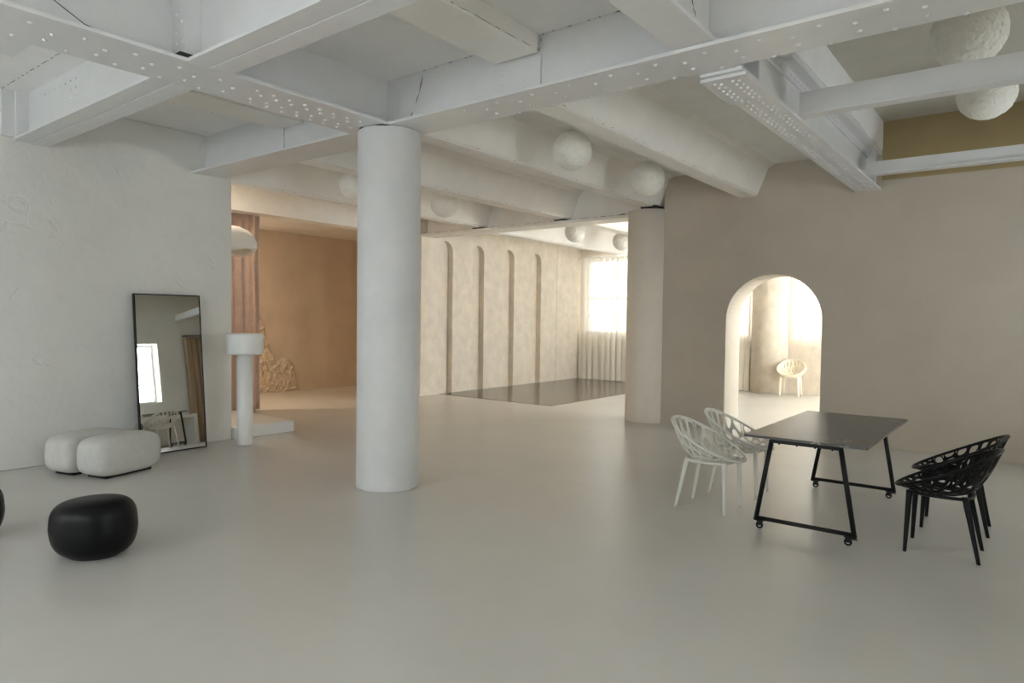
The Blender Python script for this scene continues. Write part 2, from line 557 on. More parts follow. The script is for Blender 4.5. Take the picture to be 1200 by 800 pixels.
t = thing('window_column', 'fat cream column between the two windows seen through the arch', 'column', (-4.86, 16.0, 0))
b = NB()
n = 40
poly = [(0.41 * cos(pi + pi * i / n), 0.41 * sin(pi + pi * i / n)) for i in range(n + 1)]
add_prism(b, poly, 'Z', 0, ZC)
for f in b.faces:
    f.smooth = len(f.verts) == 4
obj('shaft', b, M['wall_niche'], t)


# ------------------------------------------------------------------ steel girders
def rivets(pts, z, r=0.016):
    b = NB()
    for x, y in pts:
        rings = []
        for rr, dz in ((r, 0), (r * 0.82, -0.007), (r * 0.4, -0.011)):
            rings.append([b.verts.new((x + rr * cos(2 * pi * k / 8), y + rr * sin(2 * pi * k / 8), z + dz)) for k in range(8)])
        for p, q in zip(rings[:-1], rings[1:]):
            for k in range(8):
                b.faces.new((p[k], q[k], q[(k + 1) % 8], p[(k + 1) % 8])).smooth = True
        b.faces.new(rings[-1][::-1])
    bmesh.ops.recalc_face_normals(b, faces=b.faces)
    return b


def side_rivets(pts, axis, at, r=0.013, s=-1):
    """rivet heads on a vertical plate: axis 'Y' -> points are (x, z) on plane y=at, heads towards s"""
    b = NB()
    for p, q in pts:
        rings = []
        for rr, d in ((r, 0), (r * 0.8, .006), (r * 0.4, .009)):
            ring = []
            for k in range(8):
                u, v = p + rr * cos(2 * pi * k / 8), q + rr * sin(2 * pi * k / 8)
                ring.append(b.verts.new((u, at + s * d, v) if axis == 'Y' else (at + s * d, u, v)))
            rings.append(ring)
        for a_, c_ in zip(rings[:-1], rings[1:]):
            for k in range(8):
                b.faces.new((a_[k], a_[(k + 1) % 8], c_[(k + 1) % 8], c_[k]))
        b.faces.new(rings[-1])
    bmesh.ops.recalc_face_normals(b, faces=b.faces)
    return b


def gap_line(pts, rmin, rmax, seed, dots=False):
    """irregular dark gap where two surfaces part: a run of thin tapered slivers"""
    rnd = random.Random(seed)
    b = NB()
    for p, q in zip(pts[:-1], pts[1:]):
        p = Vector(p); q = Vector(q)
        L = (q - p).length
        s = 0.0
        while s < L:
            ln = rnd.uniform(0.04, 0.22) if not dots else rnd.uniform(0.01, 0.05)
            e = min(L, s + ln)
            if e - s > 0.012:
                pp = [p.lerp(q, (s + (e - s) * i / 4) / L) + Vector((rnd.uniform(-1, 1), rnd.uniform(-1, 1), rnd.uniform(-1, 1))) * 0.003 for i in range(5)]
                rm = rnd.uniform(rmin, rmax) * .5
                add_tube(b, pp, lambda u: 0.0008 + rm * sin(pi * u), 5)
            s = e + (rnd.uniform(0.01, 0.08) if not dots else rnd.uniform(0.02, 0.14) * dots)
    return b


# main girder across the room (runs along X over the column)
g = thing('main_girder', 'long white riveted girder crossing the room over the round column', 'girder', (0, 0, 0))
obj('bottom_flange', box((XL, 4.19, ZF), (XR, 4.62, ZF + 0.026), 0.003), M['steel'], g)
obj('web', box((XL, 4.385, ZF + 0.026), (XR, 4.43, ZC)), M['steel'], g)
pts = []
for k in range(-2, 18):
    x = -3.336 + 0.3493 * k
    if x > -3.9 and x < XR - .1:
        pts += [(x, 4.372), (x, 4.504)]
    x = -3.162 + 0.3493 * k
    if x > -3.9 and x < XR - .1:
        pts += [(x, 4.288), (x, 4.594)]
obj('rivet_heads', rivets(pts, ZF), M['steel'], g, kind='stuff')
st = obj('stiffener', box((-3.62, 4.365, ZF + .03), (-3.14, 4.385, 3.70)), M['steel'], g)
obj('rivet_heads', side_rivets([(x, z) for x in (-3.52, -3.30) for z in (3.45, 3.53, 3.61)], 'Y', 4.365), M['steel'], st, kind='stuff')
obj('stiffener', box((-6.68, 4.365, ZF + .03), (-6.60, 4.385, ZC)), M['steel'], g)
b = gap_line([(-4.45, 4.38, 3.852), (-3.62, 4.38, 3.852)], .002, .005, 3, True)
add = gap_line([(-3.16, 4.37, 3.72), (-3.13, 4.37, 3.852), (-2.2, 4.38, 3.852)], .002, .006, 5, True)
obj('joint_gap', b, M['crack'], g, kind='stuff'); obj('joint_gap', add, M['crack'], g, kind='stuff')
obj('joint_gap', gap_line([(-4.62, 4.375, 3.42), (-4.50, 4.378, 3.66), (-4.45, 4.38, 3.852)], .003, .009, 7), M['crack'], g, kind='stuff')
obj('joint_gap', gap_line([(-1.62, 4.30, ZF + .032), (-0.2, 4.30, ZF + .032)], .002, .005, 8, True), M['crack'], g, kind='stuff')

# girder coming toward the camera from the column
g = thing('long_girder', 'white girder with zigzag rivets running from the column toward the camera', 'girder', (0, 0, 0))
obj('bottom_flange', box((-5.245, YB, ZF), (-4.69, 4.19, ZF + 0.026), 0.003), M['steel'], g)
obj('web', box((-4.985, YB, ZF + 0.026), (-4.935, 4.385, ZC)), M['steel'], g)
pts = []
k = 0
y = 2.83
while y > YB + .2:
    pts += [(-4.945, y), (-5.08, y)] if k % 2 == 0 else [(-4.85, y), (-5.16, y)]
    y -= 0.151; k += 1
y = 2.976
while y < 4.08:
    pts += [(-4.845, y), (-5.155, y + .13)] if y < 3.95 else [(-4.845, y)]
    pts += [(-4.93, y + .075), (-5.066, y + .075)]
    y += 0.144
obj('rivet_heads', rivets(pts, ZF), M['steel'], g, kind='stuff')
ga = obj('connection_angle', box((-4.935, 2.36, ZF + .03), (-4.74, 2.47, ZC), .004), M['steel'], g)
obj('rivet_heads', side_rivets([(-4.84 + dx, z) for z in (3.46, 3.53, 3.60, 3.67, 3.74) for dx in (-.03, .05)], 'Y', 2.36, .011), M['steel'], ga, kind='stuff')
obj('bearing_gap', box((-4.80, 2.30, ZF + .026), (-4.69, 2.40, ZF + .055)), M['crack'], g)
obj('gusset_plate', box((-5.60, 0.9, ZF), (-5.245, 1.60, ZF + .02), .003), M['steel'], g)

# secondary beams at Y 2.35 - 2.67
def secondary(name, label, x0, x1):
    g = thing(name, label, 'beam', (0, 0, 0))
    obj('bottom_flange', box((x0, 2.35, ZF + .003), (x1, 2.505, ZF + .026), .003), M['steel'], g)
    obj('bottom_flange', box((x0, 2.512, ZF), (x1, 2.67, ZF + .026), .003), M['steel'], g)
    obj('web', box((x0 if x0 < -6 else -4.93, 2.47, ZF + .026), (x1, 2.55, ZC)), M['steel'], g)
    return g

sb = secondary('cross_beam', 'short white steel beam between the left wall and the riveted girder', XL, -5.245)
obj('end_post', box((XL, 2.36, ZF + .03), (XL + .10, 2.47, ZC), .004), M['steel'], sb)
obj('end_post', box((XL, 2.25, ZF + .03), (XL + .05, 2.36, ZC), .004), M['steel'], sb)
obj('rivet_heads', side_rivets([(-7.75 + .13 * i, 3.76) for i in range(6)] + [(-7.1 + .12 * i, z) for i in range(2) for z in (3.6, 3.68, 3.76)], 'Y', 2.47, .012), M['steel'], sb, kind='stuff')
obj('joint_gap', gap_line([(-8.25, 2.25, 3.853), (-6.4, 2.25, 3.853)], .002, .004, 12), M['crack'], sb, kind='stuff')
secondary('cross_beam', 'pale steel beam leaving the riveted girder at the top edge of the picture', -4.69, XR)

# joist over the middle front bay
g = thing('front_joist', 'shallow white ceiling joist in the bay in front of the main girder', 'joist', (0, 0, 0))
b = NB(); add_box(b, (-3.60, 2.55, 3.715), (-3.16, 4.365, ZC), 0.01)
obj('casing', b, M['encased'], g)
obj('joint_gap', gap_line([(-3.155, 2.7, 3.73), (-3.155, 4.35, 3.73)], .0015, .004, 14), M['crack'], g, kind='stuff')

g = thing('front_joist', 'shallow white ceiling joist in the bay above the left wall', 'joist', (0, 0, 0))
obj('casing', box((-6.70, 2.55, 3.68), (-6.25, 4.365, ZC), .01), M['encased'], g)
obj('joint_gap', gap_line([(-6.695, 2.9, 3.682), (-6.695, 4.3, 3.682)], .0015, .003, 15, 2), M['crack'], g, kind='stuff')

# right girder seen edge-on at the top (in front) and its continuation with doubled cover plate (behind)
g = thing('top_edge_girder', 'white beam meeting the main girder from the top edge of the picture', 'girder', (0, 0, 0))
obj('bottom_flange', box((-1.95, YB, 3.40), (-1.665, 4.385, 3.43), .003), M['steel'], g)
obj('web', box((-1.83, YB, 3.43), (-1.78, 4.385, ZC)), M['steel'], g)
obj('joint_gap', gap_line([(-1.775, 3.4, 3.45), (-1.775, 4.38, 3.44)], .002, .005, 21), M['crack'], g, kind='stuff')
obj('joint_gap', gap_line([(-1.77, 3.9, 3.85), (-1.77, 4.1, 3.6), (-1.77, 4.25, 3.44)], .002, .004, 22), M['crack'], g, kind='stuff')

g = thing('right_girder', 'white girder with double rivet rows and a cover plate running to the arched wall', 'girder', (0, 0, 0))
obj('bottom_flange', box((-1.95, 4.66, 3.352), (-1.65, WY, 3.38), .003), M['steel'], g)
obj('cover_plate', box((-1.965, 4.70, 3.328), (-1.635, 5.28, 3.352), .004), M['steel'], g)
obj('web', box((-1.83, 4.44, 3.38), (-1.77, WY, 3.83)), M['steel'], g)
obj('top_flange', box((-1.95, 4.44, 3.80), (-1.65, WY, ZC), .003), M['steel'], g)
obj('top_angle', box((-1.77, 4.44, 3.72), (-1.745, WY, 3.80), .002), M['steel'], g)
obj('stiffener', box((-1.77, 5.05, 3.38), (-1.66, 5.12, 3.80), .004), M['steel'], g)
obj('stiffener', box((-1.77, 9.55, 3.38), (-1.66, 9.62, 3.80), .004), M['steel'], g)
obj('seat_plate', box((-1.95, 4.62, 3.372), (-1.7, 4.70, 3.40), .003), M['steel'], g)
pts = []
y = 5.36
while y < WY - .1:
    pts += [(-1.885, y), (-1.845, y + .02), (-1.755, y), (-1.715, y + .02)]
    y += 0.105
obj('rivet_heads', rivets(pts, 3.352, .013), M['steel'], g, kind='stuff')
pts = []
y = 4.78
while y < 5.25:
    pts += [(-1.885, y), (-1.845, y + .02), (-1.755, y), (-1.715, y + .02)]
    y += 0.085
obj('rivet_heads', rivets(pts, 3.328, .013), M['steel'], g, kind='stuff')
obj('rivet_heads', side_rivets([(4.7 + .11 * i, 3.76) for i in range(46)], 'X', -1.745, .011, 1), M['steel'], g, kind='stuff')

# two white channels of the open bay
for Y, z0, h, nm, lab in ((6.06, 3.37, 0.20, 'channel_beam', 'nearer and higher of the two white channel beams at the right edge'),
                          (9.05, 3.395, 0.155, 'channel_beam', 'farther white channel beam lying close to the arched wall')):
    g = thing(nm, lab, 'beam', (0, 0, 0))
    x0 = -1.65 if Y < 7 else -1.67
    obj('web', box((x0, Y, z0 + .022), (XR, Y + .03, z0 + h)), M['steel'], g)
    obj('bottom_flange', box((x0, Y - .03, z0), (XR, Y + .11, z0 + .022), .003), M['steel'], g)
    obj('top_flange', box((x0, Y + .03, z0 + h - .02), (XR, Y + .11, z0 + h), .003), M['steel'], g)


# encased stringers (trapezoid section)
def stringer(name, label, xa, xb, z, y0, y1, flare=.21, plate=True):
    g = thing(name, label, 'beam', (0, 0, 0))
    b = NB()
    r = .05
    prof = [(xa, z), (xb, z), (xb + .02, z + .02), (xb + flare * .80, ZC - .05), (xb + flare + .05, ZC), (xa - flare - .05, ZC), (xa - flare * .80, ZC - .05), (xa - .02, z + .02)]
    add_prism(b, prof, 'Y', y0, y1)
    o = obj('casing', b, M['encased'], g)
    if plate:
        obj('bottom_plate', box((xa + .012, y0, z - .012), (xb - .012, y1, z), .002), M['encased'], g)
        obj('joint_gap', gap_line([(xb + .012, y0 + .4, z + .006), (xb + .012, y1 - .1, z + .006)], .0012, .003, int(abs(xa) * 100), 4), M['crack'], g, kind='stuff')
    return g

stringer('encased_beam', 'broad white encased beam next to the right girder, ending on the arched wall', -3.486, -3.245, 3.435, 4.43, WY)
stringer('encased_beam', 'white encased beam behind the two round lamps, ending over the half-round column', -4.97, -4.765, 3.418, 4.62, 10.04)
stringer('encased_beam', 'white encased beam just right of the round column, ending on the rear girder', -6.763, -6.513, 3.39, 4.43, 10.04)
stringer('encased_beam', 'white encased beam left of the round column, above the curtain opening', -8.655, -8.44, 3.38, 4.73, 10.04)
stringer('encased_beam', 'cream encased beam in the bright back room above the window', -8.87, -8.63, 3.36, 10.12, YW)
stringer('encased_beam', 'cream encased beam of the back room half hidden by the half-round column', -6.76, -6.52, 3.40, 10.12, YW)
stringer('encased_beam', 'back room ceiling beam above the arch opening', -3.49, -3.25, 3.40, WY + WT, YW)

# rear girder between niche wall and half-round column
g = thing('rear_girder', 'white girder over the wide opening to the bright back room', 'girder', (0, 0, 0))
obj('bottom_flange', box((XN + .002, 9.87, 3.295), (-5.30, 10.29, 3.345), .004), M['encased'], g)
obj('web', box((XN + .002, 10.04, 3.38), (-4.66, 10.12, ZC)), M['encased'], g)
for xa in (-6.64, -8.55):
    obj('bearing_gap', box((xa - .12, 9.88, 3.345), (xa + .12, 10.04, 3.366)), M['crack'], g)
obj('joint_gap', gap_line([(-10.0, 9.885, 3.348), (-5.35, 9.885, 3.348)], .003, .007, 31), M['crack'], g, kind='stuff')
obj('joint_gap', gap_line([(-5.5, 9.90, 3.35), (-5.3, 9.90, 3.37)], .012, .02, 33), M['crack'], g, kind='stuff')
obj('rivet_heads', rivets([(-10.0 + .3 * i, 9.93) for i in range(16)], 3.295, .012), M['encased'], g, kind='stuff')

# lintel beam over the curtain opening
g = thing('curtain_lintel', 'cream beam over the alcove opening with the curtain hanging behind it', 'beam', (0, 0, 0))
obj('casing', box((-10.30, 4.73, 3.31), (XN - .05, 9.87, ZC)), M['encased'], g)
obj('bottom_plate', box((-10.34, 4.73, 3.285), (XN, 9.87, 3.308), .003), M['encased'], g)
obj('joint_gap', gap_line([(XN - .046, 5.3, 3.311), (XN - .046, 9.5, 3.311)], .0015, .004, 41), M['crack'], g, kind='stuff')

# ------------------------------------------------------------------ dark glossy floor panel, plinth, relief
o = obj('floor_panel', box((XN + .005, 10.42, 0.0), (-7.14, YW - .12, 0.006), 0.002), M['dark_floor'])
tag(o, 'dark glossy floor panel below the niche wall in the back room', 'floor panel')

b = NB(); add_box(b, (-9.75, 4.735, 0), (-8.235, 5.625, 0.155), 0.008)
o = obj('plinth', b, M['white_lacquer']); tag(o, 'low white plinth on the floor beyond the left wall corner', 'plinth')

rnd = random.Random(4)
b = NB()
ny, nz = 110, 150
y0, y1, zt = 7.55, 8.86, 1.85
grid = []
for j in range(nz + 1):
    row = []
    for i in range(ny + 1):
        yy = y0 + (y1 - y0) * i / ny; zz = zt * j / nz
        # outline: tall peak at left, lower hump at right
        d1 = (1.80 - 1.75 * max(0, (yy - 7.86)) / 0.62) - zz
        d2 = 0.78 * sqrt(max(0, 1 - ((yy - 8.50) / .30) ** 2)) - zz
        d3 = 1.05 - 0.5 * max(0, yy - 7.95) / .5 - zz if yy < 8.45 else -1
        edge = max(min(d1, .5), d2, d3) + .10 * noise.noise((yy * 7, zz * 7, 1.3))
        m_ = max(0, min(1, edge / .10))
        v = Vector((yy * 8.5, zz * 8.5, 0.4))
        w_ = noise.noise(v * .6) * .8
        rg = 1 - abs(noise.noise(v + Vector((w_, -w_, 3)))) * 2.4
        rg2 = 1 - abs(noise.noise(v * 2.3 + Vector((5, w_, 3)))) * 2.2
        h = m_ * (0.012 + 0.032 * max(0, rg) ** 2 + 0.02 * max(0, rg2) ** 2 + 0.012 * abs(noise.noise(v * 5.1)))
        row.append(b.verts.new((XA + .001 + h, yy, zz)))
    grid.append(row)
for j in range(nz):
    for i in range(ny):
        vs4 = (grid[j][i], grid[j][i + 1], grid[j + 1][i + 1], grid[j + 1][i])
        if max(v.co.x for v in vs4) > XA + .006:
            b.faces.new(vs4)
bmesh.ops.delete(b, geom=[v for v in b.verts if not v.link_faces], context='VERTS')
o = obj('plaster_relief', b, M['relief']); tag(o, 'crumpled clay relief climbing the tan alcove wall beside the curtain', 'wall relief')


# ------------------------------------------------------------------ drapes
def drape(axis, fixed, a, b, z0, z1, period, amp, seed, flare=0.0, nz=24, thick=0.006, step=0.012, pinch=0.0):
    rnd = random.Random(seed)
    bm = NB()
    n = int((b - a) / step)
    ph = [rnd.uniform(-.9, .9) for _ in range(int((b - a) / period) + 4)]
    am = [rnd.uniform(.55, 1.15) for _ in range(len(ph))]
    grid = []
    for j in range(nz + 1):
        v = j / nz
        z = z0 + (z1 - z0) * v
        row = []
        for i in range(n + 1):
            u = a + (b - a) * i / n
            s = (u - a) / period
            k = int(s); fr = s - k
            A = am[k] * (1 - fr) + am[k + 1] * fr
            P = ph[k] * (1 - fr) + ph[k + 1] * fr
            lower = 1 - v
            d = amp * A * sin(2 * pi * s + P + .5 * noise.noise((u * 1.3, z * .5, seed))) * (.75 + .35 * lower)
            d += .25 * amp * sin(4.6 * pi * s + seed)
            uu = u + flare * lower * ((u - (a + b) / 2) / (b - a)) + .22 * period * A * cos(2 * pi * s + P)
            uu += .02 * noise.noise((z * .8, seed, u))
            row.append(bm.verts.new((uu, fixed + d, z) if axis == 'X' else (fixed + d, uu, z)))
        grid.append(row)
    for j in range(nz):
        for i in range(n):
            bm.faces.new((grid[j][i], grid[j][i + 1], grid[j + 1][i + 1], grid[j + 1][i])).smooth = True
    if thick:
        return bake(bm, [('SOLIDIFY', dict(thickness=thick, offset=0))])
    return bm


tr_ = thing('curtain_rail', 'slim white ceiling rail carrying the dusty pink curtains', 'curtain rail', (0, 0, 0))
obj('rail', box((-10.47, 4.9, 3.385), (-10.43, 10.2, 3.42), .004), M['frame_white'], tr_)
c1 = thing('pink_curtain', 'dusty pink curtain gathered at the left beside the white floor lamp', 'curtain', (0, 0, 0))
obj('fabric', drape('Y', -10.45, 5.25, 6.43, 0.02, 3.375, .20, .11, 2), M['pink'], c1)
c2 = thing('pink_curtain', 'sliver of pink curtain peeking out just left of the round column', 'curtain', (0, 0, 0))
obj('fabric', drape('Y', -10.52, 8.66, 9.7, 0.02, 3.375, .17, .06, 9, flare=.16), M['pink'], c2)

def sheer(name, label, a, b, z0, z1, seed, y=YW - .08):
    c_ = thing(name, label, 'curtain', (0, 0, 0))
    obj('fabric', drape('X', y, a, b, z0, z1, .19, .028, seed, thick=0, step=.02), M['sheer'], c_)
    rod = NB(); add_cyl(rod, (a - .05, y, z1 + .012), (b + .05, y, z1 + .012), .012, n=10)
    ro = obj('rod', rod, M['frame_white'], c_)
    rg = NB()
    x = a + .05
    while x < b:
        add_box(rg, (x - .012, y - .016, z1 - .02), (x + .012, y + .016, z1 + .03), .003)
        x += .16
    obj('clips', rg, M['frame_white'], c_, kind='stuff')
    return c_

sheer('sheer_curtain', 'floor-length cream sheer curtain over the back room window beside the niche wall', -10.02, -5.295, 0.012, 3.30, 4)
sheer('sheer_curtain', 'short white sheer curtain covering the window seen at the right of the arch opening', -4.425, -1.1, 1.235, 3.30, 6)

# ------------------------------------------------------------------ pedestal lamp
t = thing('floor_lamp', 'white floor lamp with thick round stem and wide drum head at the wall corner', 'floor lamp', (-7.87, 4.66, 0))
b = NB(); add_lathe(b, [(0, 0), (.094, 0), (.096, .004), (.096, 1.135), (0, 1.135)], 40); obj('stem', b, M['white_lacquer'], t)
b = NB(); add_lathe(b, [(0, 1.135), (.205, 1.135), (.218, 1.142), (.222, 1.155), (.222, 1.375), (.218, 1.389), (.205, 1.396), (0, 1.396)], 56)
obj('lamp_shade', b, M['white_lacquer'], t)

# pendant, half hidden by the left wall
t = thing('pendant_lamp', 'milk white bowl-shaped pendant lamp hanging in front of the pink curtain', 'lamp', (-8.92, 5.03, 2.50))
b = NB()
prof = [(0, .37), (.06, .368), (.16, .352), (.26, .31), (.335, .24), (.378, .15), (.385, .08), (.365, .025), (.325, .0),
        (.30, .004), (.29, .02), (.315, .05), (.345, .09), (.345, .15), (.31, .22), (.24, .285), (.15, .325), (0, .345)]
add_lathe(b, prof, 56)
for v in b.verts:
    if v.co.z < .12:
        v.co.z += .05 * sin(atan2(v.co.y, v.co.x) * 2 + .6) * (1 - v.co.z / .12) * .8
obj('lamp_shade', b, M['lamp_white'], t)
b = NB(); add_cyl(b, (0, 0, .36), (0, 0, ZC - 2.50), .004, n=8); obj('cord', b, M['frame_white'], t)
b = NB(); add_lathe(b, [(0, .16), (.05, .17), (.06, .21), (.04, .26), (.02, .30), (.02, .345), (0, .345)], 20); obj('bulb', b, M['lamp_white'], t)


# warm ceiling lamp that lights the alcove, out of sight behind the left wall
t = thing('unseen_ceiling_lamp', 'round ceiling lamp lighting the tan alcove, out of sight behind the left wall', 'lamp', (-11.3, 5.35, 3.42))
b = NB(); add_lathe(b, [(0, -.0), (.19, -.0), (.19, -.05), (.17, -.06), (.16, -.03), (0, -.03)], 40); obj('lamp_shade', b, M['frame_white'], t)
ld = bpy.data.lights.new('alcove_lamp_light', 'AREA'); ld.shape = 'DISK'; ld.size = .36; ld.energy = 33; ld.color = (1.0, .82, .58)
lo_ = bpy.data.objects.new('alcove_lamp_light', ld); C.objects.link(lo_); lo_.parent = t; lo_.location = (0, 0, -.07)

t = thing('unseen_ceiling_lamp', 'added unseen round lamp above the plinth, brightening the pink curtain', 'lamp', (-9.25, 5.0, ZC))  # unseen lamp added to brighten the curtain front and the floor by the plinth
b = NB(); add_lathe(b, [(0, -.0), (.19, -.0), (.19, -.05), (.17, -.06), (.16, -.03), (0, -.03)], 40); obj('lamp_shade', b, M['frame_white'], t)
ld = bpy.data.lights.new('curtain_fill_light', 'AREA'); ld.shape = 'DISK'; ld.size = .36; ld.energy = 7; ld.color = (1.0, .86, .70)
lo_ = bpy.data.objects.new('curtain_fill_light', ld); C.objects.link(lo_); lo_.parent = t; lo_.location = (0, 0, -.07)

# ------------------------------------------------------------------ paper ball lamps
def ball_mesh(seed, R):
    bm = NB()
    bmesh.ops.create_icosphere(bm, subdivisions=5, radius=R)
    rr = random.Random(seed)
    off = Vector((rr.uniform(-9, 9), rr.uniform(-9, 9), rr.uniform(-9, 9)))
    for v in bm.verts:
        d = v.co.normalized()
        n1 = noise.noise(d * 9 + off)
        n2 = 1 - 2 * abs(noise.noise(d * 17 + off))
        v.co = d * (R + .004 * n1 + .0035 * n2 + rr.uniform(-.0012, .0012))
    return bm


balls = [(-4.15, 6.40, 3.50, .214, 'ball lamp of white paper, left one of the pair by the arched wall'),
         (-4.15, 8.24, 3.505, .224, 'ball lamp of white paper nearest the half-round column and arched wall'),
         (-7.55, 7.92, 3.445, .213, 'ball lamp of white paper hanging just right of the round column'),
         (-7.55, 11.80, 3.425, .208, 'ball lamp in the bright back room, left one below the rear girder'),
         (-7.70, 14.05, 3.46, .205, 'ball lamp in the back room cut off by the half-round column'),
         (-0.465, 8.24, 3.925, .255, 'ball lamp of white paper showing below the nearer channel beam'),
         (-0.50, 6.50, 3.93, .265, 'ball lamp of white paper tucked above the nearer channel beam'),
         (-7.50, 6.056, 3.434, .19, 'ball lamp mostly hidden behind the left side of the round column')]
bm0 = bpy.data.meshes.new('paper_ball'); _b = ball_mesh(3, .2); _b.to_mesh(bm0); _b.free()
bm0.materials.append(M['paper'])
for k, (x, y, z, R, lab) in enumerate(balls):
    t = thing('ball_lamp', lab, 'lamp', (x, y, z), group='paper ball lamps under the ceiling')
    o = obj('lamp_shade', bm0, None, t)
    o.scale = (R / .2,) * 3
    o.rotation_euler = (k * 1.1, k * .7, k * 2.3)
    top = (4.22 if x > -1.6 and y > 4.45 else ZC) - z
    b = NB(); add_cyl(b, (0, 0, R * .96), (0, 0, top - .02), .003, n=8); obj('cord', b, M['frame_white'], t)
    b = NB(); add_lathe(b, [(0, top - .03), (.035, top - .03), (.04, top - .025), (.04, top), (0, top)], 20); obj('ceiling_cap', b, M['frame_white'], t)

# loose cable in the front left bay
b = NB()
add_tube(b, [(-4.70, 1.30, ZC), (-4.70, 1.34, 3.72), (-4.705, 1.42, 3.60), (-4.71, 1.56, 3.49), (-4.715, 1.72, 3.41), (-4.72, 1.80, ZF + .03)], .0028, 8)
o = obj('cable', b, M['black_plastic']); tag(o, 'thin dark cable hanging down onto the riveted girder at top left', 'cable')

# ------------------------------------------------------------------ mirror
t = thing('standing_mirror', 'tall mirror in a thin black frame leaning by the left wall', 'mirror')
ux = Vector((0.0, 1.0, 0)).normalized()
tilt = radians(5.3)
nh = Vector((ux.y, -ux.x, 0))
nrm = (nh * cos(tilt) + Vector((0, 0, 1)) * sin(tilt)).normalized()
up = nrm.cross(ux) if nrm.cross(ux).z > 0 else ux.cross(nrm)
MW, MH, MD = .775, 1.865, .045
org = Vector((-8.012, 3.468, 0.004))
# local x = along width, y = up, z = out of the mirror face
if ux.cross(up).dot(nrm) < 0:
    ux = -ux; org = org - ux * MW
mx = Matrix(((ux.x, up.x, nrm.x, org.x), (ux.y, up.y, nrm.y, org.y), (ux.z, up.z, nrm.z, org.z), (0, 0, 0, 1)))
t.matrix_world = mx
fw = .013
for lo, hi in (((0, 0, -MD), (MW, fw, 0)), ((0, MH - fw, -MD), (MW, MH, 0)), ((0, fw, -MD), (fw, MH - fw, 0)), ((MW - fw, fw, -MD), (MW, MH - fw, 0))):
    obj('frame_bar', box(lo, hi, .002), M['black_metal'], t)
obj('mirror_glass', box((fw, fw, -.02), (MW - fw, MH - fw, -.008)), M['mirror'], t)
obj('back_panel', box((fw, fw, -.032), (MW - fw, MH - fw, -.021)), M['black_metal'], t)


# ------------------------------------------------------------------ boucle ottomans
def cushion(lx, ly, z0, z1):
    bm = NB()
    n = 28
    bmesh.ops.create_cube(bm, size=2)
    bmesh.ops.subdivide_edges(bm, edges=bm.edges, cuts=15, use_grid_fill=True)
    for v in bm.verts:
        x, y, z = v.co
        p = 4.8
        s = (abs(x) ** p + abs(y) ** p + abs(z) ** p) ** (1 / p)
        x, y, z = x / s, y / s, z / s
        bulge = 1 + .05 * (1 - z * z)
        x *= bulge; y *= bulge
        v.co = (x * lx / 2, y * ly / 2, (z0 + z1) / 2 + z * (z1 - z0) / 2 + .012 * (1 - x * x) * (1 - y * y) * (z > 0))
    for f in bm.faces:
        f.smooth = True
    return bm


rz = radians(16)
e1 = Vector((cos(rz), sin(rz), 0)); e2 = Vector((-sin(rz), cos(rz), 0))
corner = Vector((-7.065, 2.70, 0))
for k, lab in enumerate(('front ivory boucle ottoman nearer the black pouf', 'rear ivory boucle ottoman pushed against the left wall side')):
    ctr = corner - e1 * (.205 + .425 * k) + e2 * (.35 - .03 * k)
    t = thing('ottoman', lab, 'ottoman', ctr, rz, 'ivory ottomans by the mirror')
    obj('cushion', cushion(.395, .71, .014, .40), M['boucle'], t)
    obj('base', box((-.13, -.26, 0), (.13, .26, .03), .006), M['black_metal'], t)


# ------------------------------------------------------------------ black pebble poufs
def pebble(sx, sy, h):
    bm = NB()
    bmesh.ops.create_uvsphere(bm, u_segments=64, v_segments=40, radius=1)
    for v in bm.verts:
        x, y, z = v.co
        r = hypot(x, y)
        p = 3.8
        if r > 1e-6:
            zz = (abs(z) ** p); rr = (r ** p); s = (zz + rr) ** (1 / p)
        else:
            s = abs(z)
        x, y, z = x / s, y / s, z / s
        w = 1 - .13 * max(0, -z) ** 1.4 - .04 * max(0, z)      # narrower foot
        a = atan2(y, x)
        w *= 1 + .025 * cos(2 * a + .6)
        z2 = z + (.09 * x - .02 * y) * max(0, z)
        if z < -.90:
            z2 = -.97
        v.co = (x * sx * w, y * sy * w, h * (z2 + .97) / 1.97)
    for f in bm.faces:
        f.smooth = True
    return bm


pm = bpy.data.meshes.new('pebble'); _b = pebble(.272, .235, .385); _b.to_mesh(pm); _b.free(); pm.materials.append(M['black_gloss'])
o = obj('pouf', pm, None, None, loc=(-4.985, 1.85, 0)); o.rotation_euler = (0, 0, radians(36))
tag(o, 'black glossy pebble pouf standing free on the floor in front of the ottomans', 'pouf', 'black pebble poufs')
o = obj('pouf', pm, None, None, loc=(-6.02, 1.36, 0)); o.rotation_euler = (0, 0, radians(50))
tag(o, 'black pebble pouf cut off by the left edge of the picture', 'pouf', 'black pebble poufs')

